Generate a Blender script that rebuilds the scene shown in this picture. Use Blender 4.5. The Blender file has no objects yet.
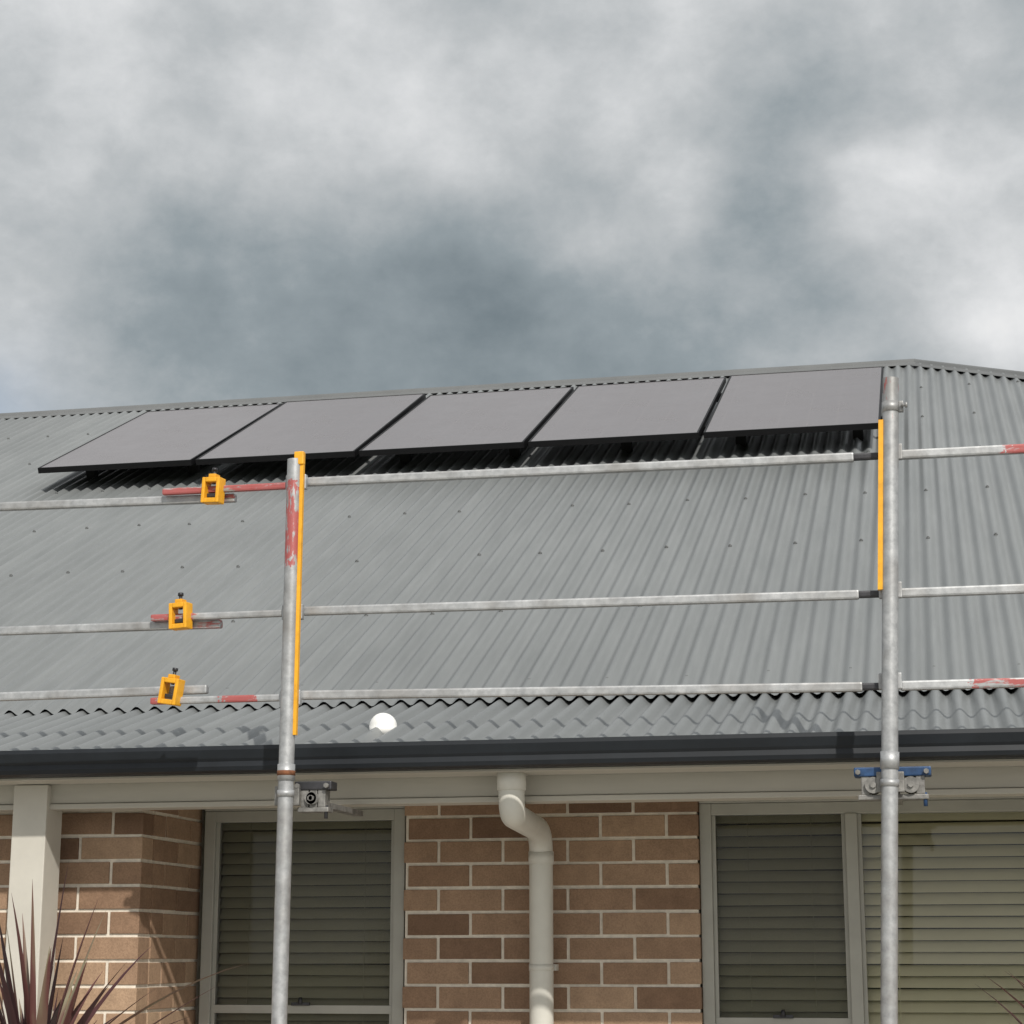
import bpy, bmesh, math, random
from mathutils import Vector, Matrix
random.seed(7)
sc=bpy.context.scene
R=math.radians
# ------------------------------------------------------------------ helpers
def link(o,parent=None):
    sc.collection.objects.link(o)
    if parent: o.parent=parent
    return o
def empty(name,loc=(0,0,0)):
    e=bpy.data.objects.new(name,None); e.location=loc; e.empty_display_size=.2
    return link(e)
def mesh_obj(name,verts,faces,mat,parent=None,smooth=False,loc=(0,0,0)):
    me=bpy.data.meshes.new(name); me.from_pydata(verts,[],faces); me.update()
    if mat: me.materials.append(mat)
    if smooth: me.polygons.foreach_set('use_smooth',[True]*len(me.polygons))
    o=bpy.data.objects.new(name,me); o.location=loc
    return link(o,parent)
def bm_obj(name,bm,mats,parent=None,smooth=False,loc=(0,0,0)):
    me=bpy.data.meshes.new(name); bm.to_mesh(me); bm.free()
    for m in (mats if isinstance(mats,(list,tuple)) else [mats]): me.materials.append(m)
    o=bpy.data.objects.new(name,me); o.location=loc
    return link(o,parent)
def add_box(bm,x0,x1,y0,y1,z0,z1,mi=0,bev=0,rot=None):
    r=bmesh.ops.create_cube(bm,size=1)
    vs=r['verts']
    c=Vector(((x0+x1)/2,(y0+y1)/2,(z0+z1)/2))
    for v in vs:
        v.co=Vector((v.co.x*(x1-x0),v.co.y*(y1-y0),v.co.z*(z1-z0)))
        if rot: v.co=rot@v.co
        v.co+=c
    fs=set(f for v in vs for f in v.link_faces)
    for f in fs: f.material_index=mi
    if bev>0:
        es=list(set(e for v in vs for e in v.link_edges))
        rb=bmesh.ops.bevel(bm,geom=es,offset=bev,segments=2,affect='EDGES',profile=.6)
        for f in rb['faces']: f.material_index=mi
def box_obj(name,x0,x1,y0,y1,z0,z1,mat,parent=None,bev=0.002):
    bm=bmesh.new(); add_box(bm,x0,x1,y0,y1,z0,z1,0,bev)
    return bm_obj(name,bm,mat,parent)
def add_cyl(bm,p0,p1,r0,r1=None,seg=20,mi=0,caps=True,smooth=True):
    p0=Vector(p0);p1=Vector(p1); r1=r0 if r1 is None else r1
    d=(p1-p0); L=d.length; q=d.to_track_quat('Z','Y').to_matrix().to_4x4()
    M=Matrix.Translation((p0+p1)/2)@q
    r=bmesh.ops.create_cone(bm,cap_ends=caps,segments=seg,radius1=r0,radius2=r1,depth=L,matrix=M)
    for f in set(f for v in r['verts'] for f in v.link_faces):
        f.material_index=mi
        if smooth and len(f.verts)==4: f.smooth=True
def sweep(name,pts,rad,mat,parent=None,seg=20):
    pts=[Vector(p) for p in pts]; verts=[];faces=[]
    up=Vector((1,0,0))
    for i,p in enumerate(pts):
        t=(pts[min(i+1,len(pts)-1)]-pts[max(i-1,0)]).normalized()
        a=(up-t*up.dot(t)).normalized(); b=t.cross(a)
        for k in range(seg):
            an=2*math.pi*k/seg
            verts.append(p+(a*math.cos(an)+b*math.sin(an))*rad)
    for i in range(len(pts)-1):
        for k in range(seg):
            faces.append((i*seg+k,i*seg+(k+1)%seg,(i+1)*seg+(k+1)%seg,(i+1)*seg+k))
    return mesh_obj(name,verts,faces,mat,parent,True)
# ------------------------------------------------------------------ materials
def newmat(name):
    m=bpy.data.materials.new(name); m.use_nodes=True
    nt=m.node_tree; b=nt.nodes['Principled BSDF']
    return m,nt,b
def N(nt,t,**k):
    n=nt.nodes.new(t)
    for a,v in k.items(): setattr(n,a,v)
    return n
def mixc(nt,fac,a,b,blend='MIX'):
    n=N(nt,'ShaderNodeMix',data_type='RGBA',blend_type=blend)
    for s,v in ((n.inputs[0],fac),(n.inputs[6],a),(n.inputs[7],b)):
        if hasattr(v,'is_output'): nt.links.new(v,s)
        elif isinstance(v,(int,float)): s.default_value=v
        else: s.default_value=(*v,1)
    return n.outputs[2]
def noise(nt,scale,detail=4,rough=.6,vec=None,dist=0):
    n=N(nt,'ShaderNodeTexNoise'); n.inputs['Scale'].default_value=scale
    n.inputs['Detail'].default_value=detail; n.inputs['Roughness'].default_value=rough
    n.inputs['Distortion'].default_value=dist
    if vec is None:
        tc=N(nt,'ShaderNodeTexCoord'); vec=tc.outputs['Object']
    nt.links.new(vec,n.inputs['Vector'])
    return n.outputs['Fac']
def ramp(nt,fac,stops):
    n=N(nt,'ShaderNodeValToRGB'); e=n.color_ramp.elements
    while len(e)<len(stops): e.new(.5)
    for el,(p,c) in zip(e,stops):
        el.position=p; el.color=(*c,1) if len(c)==3 else c
    nt.links.new(fac,n.inputs[0]); return n.outputs[0]
def math_(nt,op,a,b=None,c=None,clamp=False):
    n=N(nt,'ShaderNodeMath',operation=op); n.use_clamp=clamp
    for s,v in zip(n.inputs,(a,b,c)):
        if v is None: continue
        if hasattr(v,'is_output'): nt.links.new(v,s)
        else: s.default_value=v
    return n.outputs[0]
def bump(nt,b,h,strength=.2,dist=.01):
    n=N(nt,'ShaderNodeBump'); n.inputs['Strength'].default_value=strength; n.inputs['Distance'].default_value=dist
    nt.links.new(h,n.inputs['Height']); nt.links.new(n.outputs[0],b.inputs['Normal'])
def simple(name,col,rough=.5,metal=0,var=.15,scale=8,bs=.1,spec=.5,stretch=None):
    m,nt,b=newmat(name)
    vec=None
    if stretch:
        tc=N(nt,'ShaderNodeTexCoord'); mp=N(nt,'ShaderNodeMapping'); mp.inputs['Scale'].default_value=stretch
        nt.links.new(tc.outputs['Object'],mp.inputs[0]); vec=mp.outputs[0]
    f=noise(nt,scale,4,.65,vec)
    d=tuple(c*(1-var) for c in col); l=tuple(min(1,c*(1+var)) for c in col)
    nt.links.new(ramp(nt,f,[(.3,d),(.7,l)]),b.inputs['Base Color'])
    b.inputs['Roughness'].default_value=rough; b.inputs['Metallic'].default_value=metal
    b.inputs['Specular IOR Level'].default_value=spec
    if bs: bump(nt,b,noise(nt,scale*12,2),bs,.002)
    return m
def roof_mat():
    m,nt,b=newmat('painted_roof_steel')
    tc=N(nt,'ShaderNodeTexCoord'); sep=N(nt,'ShaderNodeSeparateXYZ'); nt.links.new(tc.outputs['Object'],sep.inputs[0])
    sheet=math_(nt,'FLOOR',math_(nt,'DIVIDE',sep.outputs[0],.762))
    wn=N(nt,'ShaderNodeTexWhiteNoise',noise_dimensions='1D'); nt.links.new(sheet,wn.inputs['W'])
    mp=N(nt,'ShaderNodeMapping'); mp.inputs['Scale'].default_value=(6,.5,.5); nt.links.new(tc.outputs['Object'],mp.inputs[0])
    streak=noise(nt,2.2,5,.7,mp.outputs[0]); big=noise(nt,.6,3,.6)
    c=ramp(nt,streak,[(.25,(.145,.155,.158)),(.75,(.20,.211,.214))])
    v=math_(nt,'MULTIPLY_ADD',wn.outputs[0],.12,.94)
    v=math_(nt,'MULTIPLY',v,math_(nt,'MULTIPLY_ADD',big,.3,.85))
    cb=N(nt,'ShaderNodeCombineColor'); 
    for i in range(3): nt.links.new(v,cb.inputs[i])
    nt.links.new(mixc(nt,1.0,c,cb.outputs[0],'MULTIPLY'),b.inputs['Base Color'])
    b.inputs['Roughness'].default_value=.36; b.inputs['Specular IOR Level'].default_value=.5
    return m
M_roof=roof_mat()
M_cap=simple('ridge_cap_steel',(.13,.135,.137),.45,0,.1,3)
M_gutter=simple('charcoal_gutter_paint',(.012,.015,.019),.45,0,.25,4,.05,.3)
M_fascia=simple('beige_painted_timber',(.43,.41,.36),.5,0,.08,3,.12,stretch=(.6,4,4))
M_ceiling=simple('porch_ceiling_paint',(.6,.58,.52),.7,0,.05,3,.05)
M_post=simple('beige_post_paint',(.50,.48,.43),.5,0,.07,5,.08)
M_frame=simple('window_frame_aluminium',(.34,.335,.30),.4,.0,.08,6,.03)
M_pvc=simple('downpipe_paint',(.60,.59,.54),.42,0,.06,7,.05)
M_white=simple('white_plastic',(.82,.82,.80),.4,0,.04,9,.02)
M_mortar=simple('mortar',(.70,.64,.55),.9,0,.15,30,.5)
M_slat=simple('blind_slat',(.72,.68,.49),.5,0,.05,3,.02)
M_yellow=simple('yellow_paint',(.75,.36,.015),.45,0,.15,30,.15)
M_dark=simple('dark_steel',(.05,.05,.055),.45,.6,.3,20,.2)
M_blue=simple('blue_steel_paint',(.02,.06,.15),.45,.2,.4,25,.2)
M_interior=simple('dark_room',(.03,.03,.03),.9,0,.1,2,0)
M_concrete=simple('concrete',(.46,.44,.40),.9,0,.15,5,.4)
def galv(name,red=None,zband=None,axis=2,amt=.5):
    m,nt,b=newmat(name)
    f=noise(nt,28,5,.7); f2=noise(nt,5,3,.6)
    c=ramp(nt,f,[(.3,(.28,.29,.30)),(.7,(.50,.51,.52))])
    c=mixc(nt,math_(nt,'MULTIPLY',ramp(nt,f2,[(.45,(0,0,0)),(.7,(1,1,1))]),.55),c,(.20,.185,.17))
    b.inputs['Metallic'].default_value=.5; b.inputs['Roughness'].default_value=.5
    if red is not None:
        tc=N(nt,'ShaderNodeTexCoord'); sep=N(nt,'ShaderNodeSeparateXYZ'); nt.links.new(tc.outputs['Object'],sep.inputs[0])
        tot=None
        wob=math_(nt,'MULTIPLY_ADD',noise(nt,18,5,.8),.3,-.15)
        x=math_(nt,'ADD',sep.outputs[axis],wob)
        for (a,bb) in red:
            k=math_(nt,'MULTIPLY',math_(nt,'GREATER_THAN',x,a),math_(nt,'LESS_THAN',x,bb))
            tot=k if tot is None else math_(nt,'MAXIMUM',tot,k)
        mp=N(nt,'ShaderNodeMapping'); sc3=[2.5,2.5,2.5]; sc3[axis]=.5; mp.inputs['Scale'].default_value=sc3
        nt.links.new(tc.outputs['Object'],mp.inputs[0])
        worn=ramp(nt,noise(nt,22,5,.7,mp.outputs[0]),[(amt-.02,(0,0,0)),(amt+.04,(1,1,1))])
        tot=math_(nt,'MULTIPLY',tot,math_(nt,'MULTIPLY',worn,.85))
        c=mixc(nt,tot,c,(.36,.045,.04))
        nt.links.new(math_(nt,'MULTIPLY_ADD',tot,-.45,.5),b.inputs['Metallic'])
    nt.links.new(c,b.inputs['Base Color'])
    bump(nt,b,f,.15,.002)
    return m
M_galv=galv('galvanised_steel')
def brick_mat():
    m,nt,b=newmat('clay_brick')
    at=N(nt,'ShaderNodeAttribute',attribute_name='tone')
    c=ramp(nt,at.outputs['Fac'],[(0,(.165,.102,.068)),(.35,(.26,.168,.112)),(.7,(.34,.23,.155)),(1,(.42,.30,.205))])
    f=noise(nt,14,5,.75); g=noise(nt,160,2,.7)
    c=mixc(nt,.5,c,ramp(nt,f,[(.3,(.6,.57,.55)),(.7,(1.25,1.22,1.18))]),'MULTIPLY')
    c=mixc(nt,.3,c,ramp(nt,g,[(.35,(.5,.48,.46)),(.6,(1.15,1.15,1.15))]),'MULTIPLY')
    nt.links.new(c,b.inputs['Base Color'])
    b.inputs['Roughness'].default_value=.88; b.inputs['Specular IOR Level'].default_value=.25
    bump(nt,b,math_(nt,'ADD',f,math_(nt,'MULTIPLY',g,.6)),.5,.004)
    return m
M_brick=brick_mat()
def glass_mat():
    m,nt,b=newmat('window_glass'); nt.nodes.remove(b)
    out=nt.nodes['Material Output']
    fr=N(nt,'ShaderNodeFresnel'); fr.inputs[0].default_value=1.55
    tr=N(nt,'ShaderNodeBsdfTransparent'); tr.inputs[0].default_value=(.93,.93,.91,1)
    gl=N(nt,'ShaderNodeBsdfGlossy'); gl.inputs['Roughness'].default_value=.015
    mx=N(nt,'ShaderNodeMixShader')
    nt.links.new(fr.outputs[0],mx.inputs[0]); nt.links.new(tr.outputs[0],mx.inputs[1]); nt.links.new(gl.outputs[0],mx.inputs[2])
    nt.links.new(mx.outputs[0],out.inputs[0]); return m
M_glass=glass_mat()
def screen_mat():
    m,nt,b=newmat('insect_screen'); out=nt.nodes['Material Output']
    b.inputs['Base Color'].default_value=(.03,.032,.03,1); b.inputs['Roughness'].default_value=.8
    tr=N(nt,'ShaderNodeBsdfTransparent'); mx=N(nt,'ShaderNodeMixShader')
    f=noise(nt,3,2); nt.links.new(math_(nt,'MULTIPLY_ADD',f,.1,.38),mx.inputs[0])
    nt.links.new(tr.outputs[0],mx.inputs[1]); nt.links.new(b.outputs[0],mx.inputs[2])
    nt.links.new(mx.outputs[0],out.inputs[0]); return m
M_screen=screen_mat()
def pv_mat():
    m,nt,b=newmat('solar_cells')
    tc=N(nt,'ShaderNodeTexCoord'); sep=N(nt,'ShaderNodeSeparateXYZ'); nt.links.new(tc.outputs['Object'],sep.inputs[0])
    def lines(o,p,w):
        fr=math_(nt,'FRACT',math_(nt,'DIVIDE',o,p))
        return math_(nt,'LESS_THAN',math_(nt,'ABSOLUTE',math_(nt,'SUBTRACT',fr,.5)),w)
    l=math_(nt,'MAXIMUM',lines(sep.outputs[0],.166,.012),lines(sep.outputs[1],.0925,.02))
    c=mixc(nt,l,(.13,.118,.124),(.155,.14,.145))  # black cells lightened: grey sky reflection is put into the base colour
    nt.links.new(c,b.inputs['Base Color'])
    b.inputs['IOR'].default_value=1.7
    nt.links.new(math_(nt,'MULTIPLY_ADD',noise(nt,3,4,.7),.15,.18),b.inputs['Roughness'])
    return m
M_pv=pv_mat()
M_pvframe=simple('black_anodised_frame',(.006,.006,.007),.5,.0,.2,10,0,.25)
def leaf_mat(name,c1,c2,c3):
    m,nt,b=newmat(name)
    at=N(nt,'ShaderNodeAttribute',attribute_name='tone')
    nt.links.new(ramp(nt,at.outputs['Fac'],[(0,c1),(.5,c2),(.85,c3),(1,(.20,.18,.11))]),b.inputs['Base Color'])
    b.inputs['Roughness'].default_value=.55
    return m
M_leaf=leaf_mat('bronze_leaf',(.016,.006,.008),(.05,.014,.016),(.11,.04,.035))
def grass_mat():
    m,nt,b=newmat('lawn'); f=noise(nt,1.5,6,.7); g=noise(nt,90,4,.8)
    c=ramp(nt,f,[(.3,(.035,.06,.015)),(.7,(.08,.11,.03))])
    nt.links.new(mixc(nt,.5,c,ramp(nt,g,[(.3,(.4,.4,.4)),(.7,(1.4,1.4,1.2))]),'MULTIPLY'),b.inputs['Base Color'])
    b.inputs['Roughness'].default_value=.9; bump(nt,b,g,.8,.03); return m
M_grass=grass_mat()
# ------------------------------------------------------------------ ground
mesh_obj('ground',[(-600,-600,0),(600,-600,0),(600,600,0),(-600,600,0)],[(0,1,2,3)],M_grass)
bm=bmesh.new()
for i in range(8):
    for j in range(3):
        add_box(bm,-14+i*3+.006,-11+i*3-.006,-2.1+j*2.9+.006,.8+j*2.9-.006,0.002,.06,0,.006)
bm_obj('bounce_paving',bm,M_concrete)  # unseen pale slabs, added to bounce sunlight up into the porch
# ------------------------------------------------------------------ house
H=empty('brick_house')
YE,YB,YR=6.35,7.35,13.72
run=YR-YE
RX0,RX1=-16.5,-.03+run
PL,PM=.268,.488
ZE=2.378
def roofz(Y): return ZE+PL*(Y-YE) if Y<YB else ZE+PL*(YB-YE)+PM*(Y-YB)
ZR=roofz(YR)
PITCH=.0762; AMP=.012
def corrugated(name,ya,yb,x0,x1,dz,slope,amp,smooth=True):
    n=int((x1-x0)/(PITCH/8)); verts=[];faces=[]; nr=5
    nx,nz=-math.sin(math.atan(slope)),math.cos(math.atan(slope))
    for i in range(n+1):
        X=x0+i*PITCH/8
        lim=min(X-RX0,RX1-X)
        top=min(yb,YE+lim); top=max(top,ya)
        w=amp*math.cos(2*math.pi*X/PITCH)
        for j in range(nr+1):
            Y=ya+(top-ya)*j/nr
            verts.append((X,Y+nx*w,roofz(Y)+dz+nz*w if not(slope==PL) else ZE+PL*(Y-YE)+dz+nz*w))
    for i in range(n):
        for j in range(nr):
            a=i*(nr+1)+j; b_=(i+1)*(nr+1)+j
            faces.append((a,b_,b_+1,a+1))
    return mesh_obj(name,verts,faces,M_roof,H,smooth)
corrugated('roof_lower_sheet',YE,YB+.12,RX0,RX1,0,PL,.0165)
corrugated('roof_main_sheet',YB-.05,YR,RX0,RX1,.016,PM,AMP)
ybk=YR+run
zl=ZE
V=[(RX0,YE,zl-.02),(RX1,YE,zl-.02),(RX1,ybk,zl-.02),(RX0,ybk,zl-.02),(RX0+run,YR,ZR-.01),(RX1-run,YR,ZR-.01)]
mesh_obj('roof_rear_planes',V,[(2,3,4,5),(1,2,5),(3,0,4)],M_roof,H)
def capping(name,p0,p1,side,drop,w=.15):
    p0=Vector(p0);p1=Vector(p1); prof=[(-w,-drop*w),(-w*.93,-drop*w*.93+.008),(-.03,-.012),(-.025,.006),(-.012,.018),(.012,.018),(.025,.006),(.03,-.012),(w*.93,-drop*w*.93+.008),(w,-drop*w)]
    vs=[];fs=[]
    for p in (p0,p1):
        for a,b_ in prof: vs.append(p+side*a+Vector((0,0,b_)))
    n=len(prof)
    for i in range(n-1): fs.append((i,i+1,n+i+1,n+i))
    mesh_obj(name,vs,fs,M_cap,H,True)
capping('ridge_capping',(RX0+run,YR,ZR+.025),(RX1-run,YR,ZR+.025),Vector((0,1,0)),PM,.12)
ZB=roofz(YB)
for nm,xe,sg in (('hip_capping_right',RX1,-1),('hip_capping_left',RX0,1)):
    d=Vector((sg,1,0)).normalized(); sd=Vector((-d.y,d.x,0))
    capping(nm,(xe+sg*(YB-YE),YB,ZB+.03),(xe+sg*run,YR,ZR+.025),sd,PM*.7,.12)
    capping(nm+'_lower',(xe,YE,ZE+.02),(xe+sg*(YB-YE),YB,ZB+.03),sd,PL*.7,.12)
bm=bmesh.new()
rows=[YB+.15+.88*k for k in range(7)]
nrm=Vector((0,-math.sin(math.atan(PM)),math.cos(math.atan(PM))))
for Y in rows:
    for k in range(int(RX0/PITCH),int(RX1/PITCH),4):
        X=k*PITCH
        if min(X-RX0,RX1-X)<Y-YE+.1 or X<-9.5 or X>4: continue
        yy=Y+random.uniform(-.02,.02)
        if random.random()<.12: continue
        c=Vector((X,yy,roofz(yy)+.016))+nrm*AMP
        add_cyl(bm,c-nrm*.001,c+nrm*.004,.0095,.009,8)
        add_cyl(bm,c+nrm*.003,c+nrm*.009,.0055,.0055,6)
bm_obj('roof_screws',bm,M_cap,H)
prof=[(6.36,2.372),(6.36,2.300),(6.275,2.300),(6.262,2.306),(6.258,2.318),(6.264,2.335),(6.258,2.345),(6.252,2.372),(6.256,2.384),(6.266,2.384),(6.268,2.374)]
vs=[];fs=[];n=len(prof)
for X in (RX0-.08,RX1+.08):
    for a,b_ in prof: vs.append((X,a,b_))
for i in range(n-1): fs.append((i,i+1,n+i+1,n+i))
g=mesh_obj('gutter',vs,fs,M_gutter,H)
sm=g.modifiers.new('s','SOLIDIFY'); sm.thickness=.002
bm=bmesh.new()
for X in (-5.2,1.3): add_box(bm,X-.03,X+.03,6.246,6.30,2.297,2.387,0,.003)
bm_obj('gutter_joints',bm,M_gutter,H)
box_obj('fascia_board',RX0+.02,RX1-.02,6.363,6.385,2.306,2.37,M_gutter,H)
box_obj('soffit_strip',RX0+.05,RX1-.05,6.32,6.497,2.291,2.2975,M_fascia,H,0)
bm=bmesh.new()
add_box(bm,-9,7.3,6.5,6.59,2.225,2.33,0,.003)
add_box(bm,-9,7.3,6.492,6.598,2.205,2.2235,0,.003)
bm_obj('porch_beam',bm,M_fascia,H)
box_obj('porch_ceiling',-16.2,7.2,6.60,7.45,2.302,2.315,M_ceiling,H,0)
bm=bmesh.new()
add_box(bm,-3.142,-3.016,6.47,6.60,0.1,2.289,0,.004)
add_box(bm,-3.155,-3.003,6.462,6.612,0.1,.25,0,.004)
bm_obj('porch_post',bm,M_post,H)
# ---- brickwork
def lay(bm,lay_,axis,u0,u1,z0,z1,face,depth,mort=.0115,sh=0):
    nrow=int(round((z1-z0)/.086)); L=.24
    rr=random.Random(int((u0*37+face*91)*100))
    anc=u1+mort/2+sh
    for r in range(nrow):
        z=z0+r*.086
        off=(L/2 if r%2 else 0)
        u=anc-off-math.ceil((anc-off-u0)/L)*L
        while u<u1:
            a=max(u+mort/2,u0); b_=min(u+L-mort/2,u1)
            if b_-a>.02:
                j=rr.uniform(-.0015,.0015); jz=rr.uniform(-.0012,.0012)
                n0=len(bm.verts)
                if axis=='x': add_box(bm,a,b_,face+j,face+depth,z+mort/2+jz,z+.086-mort/2+jz,0,.0022)
                else: add_box(bm,face-depth,face+j,a,b_,z+mort/2+jz,z+.086-mort/2+jz,0,.0022)
                bm.verts.ensure_lookup_table()
                t=min(1,max(0,rr.gauss(.5,.24)))
                for v in bm.verts[n0:]: v[lay_]=t
            u+=L
bm=bmesh.new(); ly=bm.verts.layers.float.new('tone')
lay(bm,ly,'x',-1.936,-.851,.146,2.297,7.20,.10)
lay(bm,ly,'x',-2.72,-1.942,.146,.9,7.20,.10)
lay(bm,ly,'x',-.845,.90,.146,.9,7.20,.10)
lay(bm,ly,'x',.905,3.6,.146,2.297,7.20,.10)
lay(bm,ly,'x',-4.6,-2.7465,.146,2.297,6.68,.10)
lay(bm,ly,'y',6.79,7.26,.146,2.297,-2.7465,.10)
bm_obj('brickwork',bm,M_brick,H)
bm=bmesh.new()
def mb(x0,x1,y0,y1,z0,z1): add_box(bm,x0,x1,y0,y1,z0,z1)
mb(-1.93,-.857,7.206,7.33,.1,2.3)
mb(-2.70,-1.935,7.208,7.33,.1,.9)
mb(-.852,.899,7.208,7.33,.1,.9)
mb(.911,3.59,7.206,7.33,.1,2.3)
mb(-4.59,-2.753,6.686,6.80,.1,2.3)
mb(-2.86,-2.7525,6.802,7.33,.1,2.3)
bm_obj('mortar_core',bm,M_mortar,H)
bm=bmesh.new()
add_box(bm,-16.2,-2.87,7.0,20.9,.1,2.29); add_box(bm,3.6,7.1,7.2,20.9,.1,2.29)
add_box(bm,-2.87,3.6,9.5,20.9,.1,2.29); 
bm_obj('house_body',bm,M_mortar,H)
box_obj('floor_slab',-16.2,7.2,6.7,21,0,.099,M_concrete,H,.005)
box_obj('room_back',-2.85,3.58,9.0,9.05,.1,2.29,M_interior,H,0)
# ---- windows
def window(tag,x0,x1,z0,z1,mull,transoms,screens):
    yf=7.225; d=.06; w=.042
    bm=bmesh.new()
    add_box(bm,x0,x0+w,yf,yf+d,z0,z1,0,.003); add_box(bm,x1-w,x1,yf,yf+d,z0,z1,0,.003)
    add_box(bm,x0+w,x1-w,yf+.002,yf+d-.002,z1-w,z1,0,.003); add_box(bm,x0+w,x1-w,yf+.002,yf+d-.002,z0,z0+w,0,.003)
    add_box(bm,x0-.02,x1+.02,yf-.055,yf-.002,z0-.03,z0,0,.003)
    add_box(bm,x0,x1,yf-.004,yf+d,z1+.001,z1+.05,0,.003)
    for m in mull: add_box(bm,m,m+w,yf-.004,yf+d-.004,z0+w,z1-w,0,.003)
    for (a,b_,z) in transoms: add_box(bm,a,b_,yf+.012,yf+d-.01,z,z+.03,0,.002)
    edges=[x0+w]+[q for m in mull for q in (m,m+w)]+[x1-w]
    for i in range(0,len(edges),2):
        a,b_=edges[i],edges[i+1]
        for q in ((a,a+.014),(b_-.014,b_)): add_box(bm,q[0],q[1],yf+.014,yf+.04,z0+w,z1-w,0,.002)
    bm_obj('window_frame_'+tag,bm,M_frame,H)
    # sash latch on the transom
    bm=bmesh.new()
    for (a,b_,z) in transoms:
        c=(a+b_)/2
        add_box(bm,c-.035,c+.035,yf+.002,yf+.012,z+.028,z+.04,0,.002)
        add_cyl(bm,(c,yf+.004,z+.035),(c,yf+.004,z+.058),.010,.006,10)
    bm_obj('sash_latch_'+tag,bm,M_dark,H)
    mesh_obj('window_glass_'+tag,[(x0+w-.004,yf+.044,z0+w-.004),(x1-w+.004,yf+.044,z0+w-.004),(x1-w+.004,yf+.044,z1-w+.004),(x0+w-.004,yf+.044,z1-w+.004)],[(0,1,2,3)],M_glass,H)
    for i,(a,b_) in enumerate(screens):
        mesh_obj('insect_screen_%s_%d'%(tag,i),[(a,yf+.02,z0+w),(b_,yf+.02,z0+w),(b_,yf+.02,z1-w),(a,yf+.02,z1-w)],[(0,1,2,3)],M_screen,H)
    for i in range(0,len(edges),2):
        a,b_=edges[i]+.004,edges[i+1]-.004
        bm=bmesh.new(); z=z1-w-.03; pitch=.041
        add_box(bm,a,b_,yf+.062,yf+.10,z1-w-.025,z1-.01,0,.004)
        while z>z0+.05:
            ang=R(56+random.uniform(-3,3)); hw=.0235
            n=4; pv=[]
            sag=random.uniform(-.0015,.0015)
            for k in range(n+1):
                t=(k/n-.5)*2*hw; cr=.003*(1-(2*k/n-1)**2)
                y=yf+.078+t*math.cos(ang)-cr*math.sin(ang); zz=z-.02+t*math.sin(ang)+cr*math.cos(ang)
                pv.append((y,zz))
            vv=[]
            for k in range(n+1):
                vv.append((bm.verts.new((a,pv[k][0],pv[k][1]+sag)),bm.verts.new((b_,pv[k][0],pv[k][1]-sag))))
            for k in range(n):
                f=bm.faces.new((vv[k][0],vv[k][1],vv[k+1][1],vv[k+1][0])); f.smooth=True
            z-=pitch
        for X in (a+.12,b_-.12):
            add_cyl(bm,(X,yf+.056,z0+.03),(X,yf+.056,z1-w),.0012,seg=6)
        bm_obj('venetian_blind_%s_%d'%(tag,i),bm,M_slat,H)
window('left',-2.722,-1.940,.93,2.245,[],[(-2.68,-1.982,1.505)],[(-2.68,-1.982)])
window('right',-.849,.90,.93,2.245,[-.333],[(-.807,-.333,1.47)],[(-.807,-.333)])
# ---- downpipe
def arc(p0,p1,p2,n=8):
    p0,p1,p2=map(Vector,(p0,p1,p2)); return [tuple((1-t)**2*p0+2*t*(1-t)*p1+t*t*p2) for t in [i/n for i in range(n+1)]]
pts=[(-1.362,6.40,2.296)]
pts+=arc((-1.362,6.40,2.23),(-1.362,6.40,2.162),(-1.366,6.46,2.158))
pts+=arc((-1.398,6.98,2.150),(-1.404,7.10,2.148),(-1.405,7.11,2.07))
pts+=[(-1.405,7.112,.15)]
sweep('downpipe',pts,.0425,M_pvc,H,28)
bm=bmesh.new()
add_cyl(bm,(-1.362,6.40,2.235),(-1.362,6.40,2.299),.047,seg=28)
add_cyl(bm,(-1.405,7.112,2.03),(-1.405,7.112,2.075),.0455,seg=28)
for z in (1.66,.7):
    add_cyl(bm,(-1.405,7.112,z),(-1.405,7.112,z+.022),.0445,seg=28)
    add_box(bm,-1.45,-1.36,7.155,7.199,z,z+.022,0,.001)
bm_obj('downpipe_collars',bm,M_pvc,H)
# ---- roof vent cap
bm=bmesh.new()
vx,vy=-1.893,6.74; vz=ZE+PL*(vy-YE)
add_cyl(bm,(vx,vy,vz-.02),(vx,vy,vz+.012),.046,.049,seg=28)
r=bmesh.ops.create_uvsphere(bm,u_segments=24,v_segments=12,radius=.049,matrix=Matrix.Translation((vx,vy,vz+.010))@Matrix.Diagonal((1,1,1.0,1)))
bmesh.ops.delete(bm,geom=[v for v in r['verts'] if v.co.z<vz+.005],context='VERTS')
for f in bm.faces: f.smooth=True
bm_obj('roof_vent_cap',bm,M_white,H)
# ------------------------------------------------------------------ solar panels
sl=math.atan(PM); upv=Vector((0,math.cos(sl),math.sin(sl)))
PW,PH=.992,1.855
X0=-5.31; step=1.021; YP=11.02; OFF=.195
rot=Matrix.Rotation(sl,4,'X')
for i in range(5):
    base=Vector((X0+i*step,YP,roofz(YP)+OFF))
    bm=bmesh.new()
    t=.035; fw=.011
    add_box(bm,0,PW,0,fw,-t,0,1,.001); add_box(bm,0,PW,PH-fw,PH,-t,0,1,.001)
    add_box(bm,0,fw,fw,PH-fw,-t,0,1,.001); add_box(bm,PW-fw,PW,fw,PH-fw,-t,0,1,.001)
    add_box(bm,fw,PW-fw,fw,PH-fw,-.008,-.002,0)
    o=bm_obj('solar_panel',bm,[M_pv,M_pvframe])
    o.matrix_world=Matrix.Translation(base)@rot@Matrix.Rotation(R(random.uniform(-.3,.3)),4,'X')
bm=bmesh.new()
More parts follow.
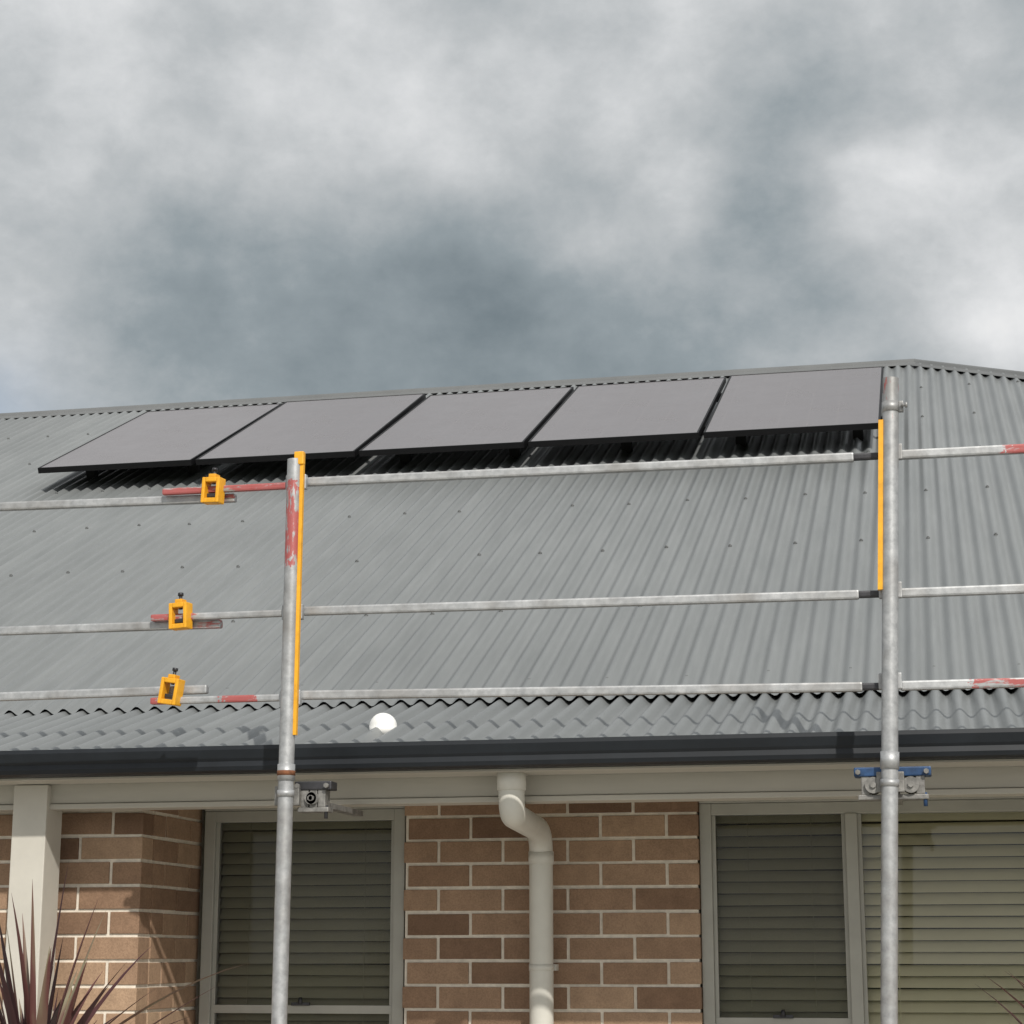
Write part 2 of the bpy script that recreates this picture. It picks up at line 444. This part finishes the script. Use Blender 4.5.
for s in (.38,1.45):
    add_box(bm,-.02,5*step+.01,s-.02,s+.02,-.09,-.038,0,.002)
    for k in range(8): add_box(bm,.15+k*.68,.21+k*.68,s-.025,s+.025,-.18,-.091,0,.002)
o=bm_obj('panel_mounting_rack',bm,M_pvframe)
o.matrix_world=Matrix.Translation(Vector((X0,YP,roofz(YP)+OFF)))@rot
# ------------------------------------------------------------------ scaffold
def post(bot,top,matname,red,strip,amt):
    e=empty('scaffold_post')
    bot=Vector(bot);top=Vector(top)
    M=galv(matname,red,amt=amt)
    bm=bmesh.new()
    add_cyl(bm,bot,top,.0242,seg=28,caps=False)
    add_cyl(bm,bot+Vector((0,0,.058)),bot+Vector((0,0,.068)),.09,seg=4,smooth=False)
    o=bm_obj('tube',bm,M,e)
    d=(top-bot).normalized()
    def at(z): return bot+d*((z-bot.z)/d.z)
    bm=bmesh.new()
    p=at(2.24); add_cyl(bm,p,p+d*.05,.0275,seg=28)
    add_cyl(bm,at(2.19),at(2.21),.027,seg=28)
    for z in (3.195,2.772,2.50):
        p=at(z); add_box(bm,p.x-.034,p.x+.034,p.y+.012,p.y+.034,z-.024,z+.024,0,.003)
    bm_obj('collars',bm,M_galv,e)
    x0,x1,z0,z1=strip
    bm=bmesh.new()
    pa=at(z0);pb=at(z1)
    vs=[]
    for p,z in ((pa,z0),(pb,z1)):
        for q in ((x0,-.012),(x1,-.012),(x1,.004),(x0,.004)): vs.append(bm.verts.new((p.x+q[0],p.y+q[1],z)))
    for f in ((0,1,2,3),(4,7,6,5),(0,4,5,1),(1,5,6,2),(2,6,7,3),(3,7,4,0)): bm.faces.new([vs[k] for k in f])
    bm_obj('toggle_strip',bm,M_yellow,e)
    return e,at
e1,at1=post((-1.990,5.95,.004),(-1.977,5.95,3.265),'galv_post_paint_a',[(2.93,3.18)],(.0215,.0325,2.38,3.275),.44)
bm=bmesh.new(); add_box(bm,-1.975,-1.943,5.932,5.955,3.245,3.288,0,.004)
bm_obj('end_cap',bm,M_yellow,e1)
e2,at2=post((-.236,5.95,.004),(-.089,5.95,3.42),'galv_post_paint_b',[(3.28,3.5)],(-.036,-.0215,2.77,3.29),.6)
def coupler(bm,c,d=1):
    cx,cy,cz=c
    add_cyl(bm,(cx,cy,cz-.015),(cx,cy,cz+.015),.0265,seg=24)
    add_box(bm,cx+d*.024,cx+d*.038,cy-.012,cy+.012,cz-.016,cz+.016,0,.003)
    add_cyl(bm,(cx+d*.03,cy-.02,cz),(cx+d*.05,cy-.02,cz),.005,seg=8)
    add_cyl(bm,(cx+d*.043,cy-.02,cz),(cx+d*.05,cy-.02,cz),.009,seg=6)
bm=bmesh.new(); p=at2(3.33); coupler(bm,(p.x,p.y,3.33)); bm_obj('coupler',bm,M_galv,e2)
M_bk=simple('weathered_steel',(.20,.195,.185),.5,.4,.45,35,.3)
def bracket(e,x0,x1,zc,mtop,px,wr=.026):
    bm=bmesh.new()
    add_box(bm,x0,x1,5.985,6.05,zc+.018,zc+.045,1,.004)
    add_box(bm,x0+.01,x1-.01,5.99,6.045,zc-.05,zc-.035,0,.003)
    for X in (x0+.02,(x0+x1)/2-.012,x1-.045): add_box(bm,X,X+.025,5.99,6.04,zc-.036,zc+.02,0,.003)
    for X in (x0+.055,x1-.06):
        add_cyl(bm,(X,5.978,zc-.008),(X,6.04,zc-.008),wr,seg=20)
        add_cyl(bm,(X,5.970,zc-.008),(X,5.98,zc-.008),.009,seg=6,mi=0)
    add_box(bm,px-.04,px+.04,5.972,5.992,zc-.03,zc+.03,0,.003)
    for X in (x0+.012,x1-.014): add_cyl(bm,(X,5.97,zc+.03),(X,5.99,zc+.03),.008,seg=6)
    add_cyl(bm,(x1-.02,6.0,zc-.07),(x1-.02,6.0,zc-.03),.006,seg=8,mi=1)
    bm_obj('gutter_bracket',bm,[M_bk,mtop],e)
    bm=bmesh.new(); xm=(x0+x1)/2
    add_box(bm,xm-.018,xm+.018,6.05,6.49,zc-.03,zc-.012,0,.002)
    bm_obj('bracket_arm',bm,M_bk,e)
bracket(e1,-1.965,-1.845,2.195,M_dark,-1.985,.019)
bracket(e2,-.245,-.022,2.205,M_blue,-.14,.024)
bm=bmesh.new(); add_cyl(bm,(-1.981,5.95,2.255),(-1.981,5.95,2.27),.0285,seg=24); bm_obj('rusty_band',bm,simple('rust',(.18,.07,.03),.8,.2,.4,40,.3),e1)
def rail_part(bm,p0,p1,h=.028,w=.026):
    p0=Vector(p0);p1=Vector(p1); d=p1-p0
    c=(p0+p1)/2
    add_box(bm,p0.x,p1.x,c.y-w/2,c.y+w/2,c.z-h/2,c.z+h/2,0,.006)
    s=d.z/d.x
    for v in bm.verts: v.co.z+=(v.co.x-c.x)*s
def rail(z_l0,z_l1,xl1,z_r,red_in,zc0,zc1,redr=None,redc=None,ri=None,rl=None):
    e=empty('scaffold_guardrail')
    k=len([o for o in bpy.data.objects if o.name.startswith('scaffold_guardrail')])
    no=[(9,10)]
    def part(nm,a,b_,h,w,mat):
        bm=bmesh.new(); rail_part(bm,a,b_,h,w); bm_obj(nm,bm,mat,e)
    part('left_outer_tube',(-4.7,6.012,z_l0),(xl1,6.012,z_l1),.028,.026,galv('galv_l%d'%k,rl or no,axis=0))
    part('left_inner_tube',(red_in,5.984,z_r),(-2.012,5.984,z_r),.022,.022,galv('galv_li%d'%k,ri,axis=0,amt=.42))
    part('middle_tube',(-1.955,6.0,zc0),(-.21,6.0,zc1),.028,.026,galv('galv_m%d'%k,redc or no,axis=0))
    part('end_tongue',(-.215,5.998,zc1),(-.135,5.998,zc1),.022,.018,M_dark)
    part('right_tube',(-.10,6.0,zc1),(1.9,6.0,zc1),.028,.026,galv('galv_r%d'%k,redr or no,axis=0,amt=.50))
rail(3.192,3.163,-2.195,3.188,-2.437,3.201,3.192,[(.22,.5)],ri=[(-2.6,-1.9)],rl=[(-2.3,-2.1)])
rail(2.757,2.750,-2.23,2.772,-2.46,2.779,2.767,ri=[(-2.6,-2.3)],rl=[(-2.33,-2.1)])
rail(2.523,2.540,-2.27,2.503,-2.45,2.511,2.489,[(.12,.35)],ri=[(-2.5,-2.4),(-2.2,-2.1)])
def clamp(x,z,tilt,s=1.0):
    bm=bmesh.new(); a,b_=.032*s,.042*s; w=.012*s
    for q in ((-a,-a+w,-b_,b_),(a-w,a,-b_,b_),(-a+w,a-w,b_-w*1.3,b_),(-a+w,a-w,-b_,-b_+w*1.3)):
        add_box(bm,q[0],q[1],-.022,.022,q[2],q[3],0,.003)
    add_box(bm,-a*.4,a*.4,-.016,.016,b_,b_+.012,0,.002)
    add_cyl(bm,(0,0,b_-.02),(0,0,b_+.03),.0055,seg=10,mi=1)
    add_cyl(bm,(0,0,b_+.024),(0,0,b_+.034),.009,seg=6,mi=1)
    add_box(bm,-a+w,a-w,-.004,.004,-b_*.5,-b_*.2,1,.002)
    o=bm_obj('rail_clamp',bm,[M_yellow,M_dark]); o.location=(x,5.968,z); o.rotation_euler=(0,R(tilt),R(-8))
clamp(-2.258,3.180,3); clamp(-2.354,2.772,-2); clamp(-2.376,2.530,9)
# ------------------------------------------------------------------ plants
def strap_plant(name,base,crown_z,n,length,seed,tilt=(5,75)):
    rr=random.Random(seed); bm=bmesh.new(); ly=bm.verts.layers.float.new('tone')
    bx,by=base
    add_cyl(bm,(bx,by,0),(bx+.02,by,crown_z),.03,.022,seg=10)
    for i in range(n):
        az=rr.uniform(0,2*math.pi); el=R(90-rr.uniform(*tilt)); L=length*rr.uniform(.6,1.2)
        w=rr.uniform(.009,.019); droop=rr.uniform(.1,.6); tone=rr.random()
        p=Vector((bx+.02,by,crown_z-rr.uniform(0,.25))); d=Vector((math.cos(az)*math.cos(el),math.sin(az)*math.cos(el),math.sin(el)))
        side=d.cross(Vector((0,0,1))); side=side.normalized() if side.length>.01 else Vector((1,0,0))
        seg=9; prev=None
        for k in range(seg+1):
            t=k/seg
            ww=w*(0.5+1.0*t if t<.4 else .9*(1-((t-.4)/.6)**1.6)+.02)
            nn=side.cross(d).normalized()
            a=bm.verts.new(p-side*ww+nn*ww*.4); c=bm.verts.new(p); b_=bm.verts.new(p+side*ww+nn*ww*.4)
            for v in (a,b_,c): v[ly]=min(1,max(0,tone+rr.uniform(-.1,.1)))
            if prev:
                for q in ((prev[0],prev[1],c,a),(prev[1],prev[2],b_,c)):
                    f=bm.faces.new(q); f.smooth=True
            prev=(a,c,b_)
            p=p+d*(L/seg); d=(d+Vector((0,0,-droop/seg*(.3+1.8*t)))).normalized()
    return bm_obj(name,bm,M_leaf)
strap_plant('cordyline_plant',(-2.58,5.5),1.34,80,.62,4,(5,72))
strap_plant('cordyline_plant',(.40,5.6),1.38,50,.5,9)
# ------------------------------------------------------------------ light, sky
EL,AZ=R(38),R(27)
tos=Vector((math.sin(AZ)*math.cos(EL),-math.cos(AZ)*math.cos(EL),math.sin(EL)))
s=bpy.data.lights.new('sun','SUN'); s.energy=3.5; s.angle=R(.7); s.color=(1,.95,.87)
so=bpy.data.objects.new('sun',s); so.rotation_euler=tos.to_track_quat('Z','Y').to_euler(); link(so)
w=bpy.data.worlds.new('World'); sc.world=w; w.use_nodes=True; nt=w.node_tree
bg=nt.nodes['Background']; bg.inputs[1].default_value=.1
sky=N(nt,'ShaderNodeTexSky',sky_type='NISHITA'); sky.sun_disc=False; sky.sun_elevation=EL; sky.sun_rotation=math.pi-AZ
tc=N(nt,'ShaderNodeTexCoord'); D=tc.outputs['Generated']
wn=N(nt,'ShaderNodeTexNoise'); wn.inputs['Scale'].default_value=7; wn.inputs['Detail'].default_value=5
nt.links.new(D,wn.inputs['Vector'])
sub=N(nt,'ShaderNodeVectorMath',operation='SUBTRACT'); nt.links.new(wn.outputs['Color'],sub.inputs[0]); sub.inputs[1].default_value=(.5,.5,.5)
scl=N(nt,'ShaderNodeVectorMath',operation='SCALE'); nt.links.new(sub.outputs[0],scl.inputs[0]); scl.inputs['Scale'].default_value=.16
add=N(nt,'ShaderNodeVectorMath',operation='ADD'); nt.links.new(D,add.inputs[0]); nt.links.new(scl.outputs[0],add.inputs[1])
nmz=N(nt,'ShaderNodeVectorMath',operation='NORMALIZE'); nt.links.new(add.outputs[0],nmz.inputs[0]); DW=nmz.outputs[0]
def dirv(az,el):
    az=R(az);el=R(el); return (math.sin(az)*math.cos(el),math.cos(az)*math.cos(el),math.sin(el))
def pd(px,py): return -12+(px-512)*.0284, 12.6+(512-py)*.0284
clouds=[(60,120,120,.06),(400,160,120,.10),(635,190,45,.16),(960,290,60,.20),(330,40,90,.07),
        (870,130,95,-.13),(330,335,150,-.15),(600,345,140,-.20),(120,280,90,-.08),(620,10,80,.10),(980,30,70,.10),(20,390,50,.08),(800,350,80,-.10),(480,370,110,-.08)]
tot=None
def blob(vec,az,el,sr_deg):
    dn=N(nt,'ShaderNodeVectorMath',operation='DOT_PRODUCT'); nt.links.new(vec,dn.inputs[0]); dn.inputs[1].default_value=dirv(az,el)
    return math_(nt,'EXPONENT',math_(nt,'MULTIPLY',math_(nt,'SUBTRACT',dn.outputs['Value'],1.0),1/R(sr_deg)**2))
for px,py,sg,amp in clouds:
    a,e=pd(px,py); g=math_(nt,'MULTIPLY',blob(DW,a,e,sg*.0284),amp)
    tot=g if tot is None else math_(nt,'ADD',tot,g)
tot=math_(nt,'ADD',tot,math_(nt,'MULTIPLY',blob(D,180-27,38,38),.45))
mp=N(nt,'ShaderNodeMapping'); mp.inputs['Scale'].default_value=(1,1,1.3); nt.links.new(D,mp.inputs[0])
n1=noise(nt,6.5,7,.55,mp.outputs[0],.1); n2=noise(nt,20,6,.62,mp.outputs[0],.1)
val=math_(nt,'ADD',tot,math_(nt,'MULTIPLY_ADD',math_(nt,'SUBTRACT',n1,.5),.7,.50))
val=math_(nt,'ADD',val,math_(nt,'MULTIPLY',math_(nt,'SUBTRACT',n2,.5),.30))
cc=ramp(nt,val,[(.10,(.17,.21,.235)),(.32,(.29,.335,.36)),(.52,(.50,.525,.54)),(.72,(.76,.77,.78)),(1.0,(1.05,1.04,1.02))])
cs=N(nt,'ShaderNodeVectorMath',operation='SCALE'); nt.links.new(cc,cs.inputs[0]); cs.inputs['Scale'].default_value=10.0
a,e=pd(0,425)
cover=math_(nt,'SUBTRACT',1.0,math_(nt,'MULTIPLY',blob(DW,a,e,45*.0284),.4),clamp=True)
nt.links.new(mixc(nt,cover,sky.outputs[0],cs.outputs[0]),bg.inputs[0])
# ------------------------------------------------------------------ camera
cam=bpy.data.cameras.new('camera'); cam.sensor_width=36; cam.lens=2000/1024*36; cam.clip_end=3000; cam.clip_start=.05
co=bpy.data.objects.new('camera',cam); co.location=(0,0,1.7); co.rotation_euler=(R(90+12.6),0,R(12)); link(co)
sc.camera=co
sc.view_settings.view_transform='Standard'; sc.view_settings.look='None'; sc.view_settings.exposure=0
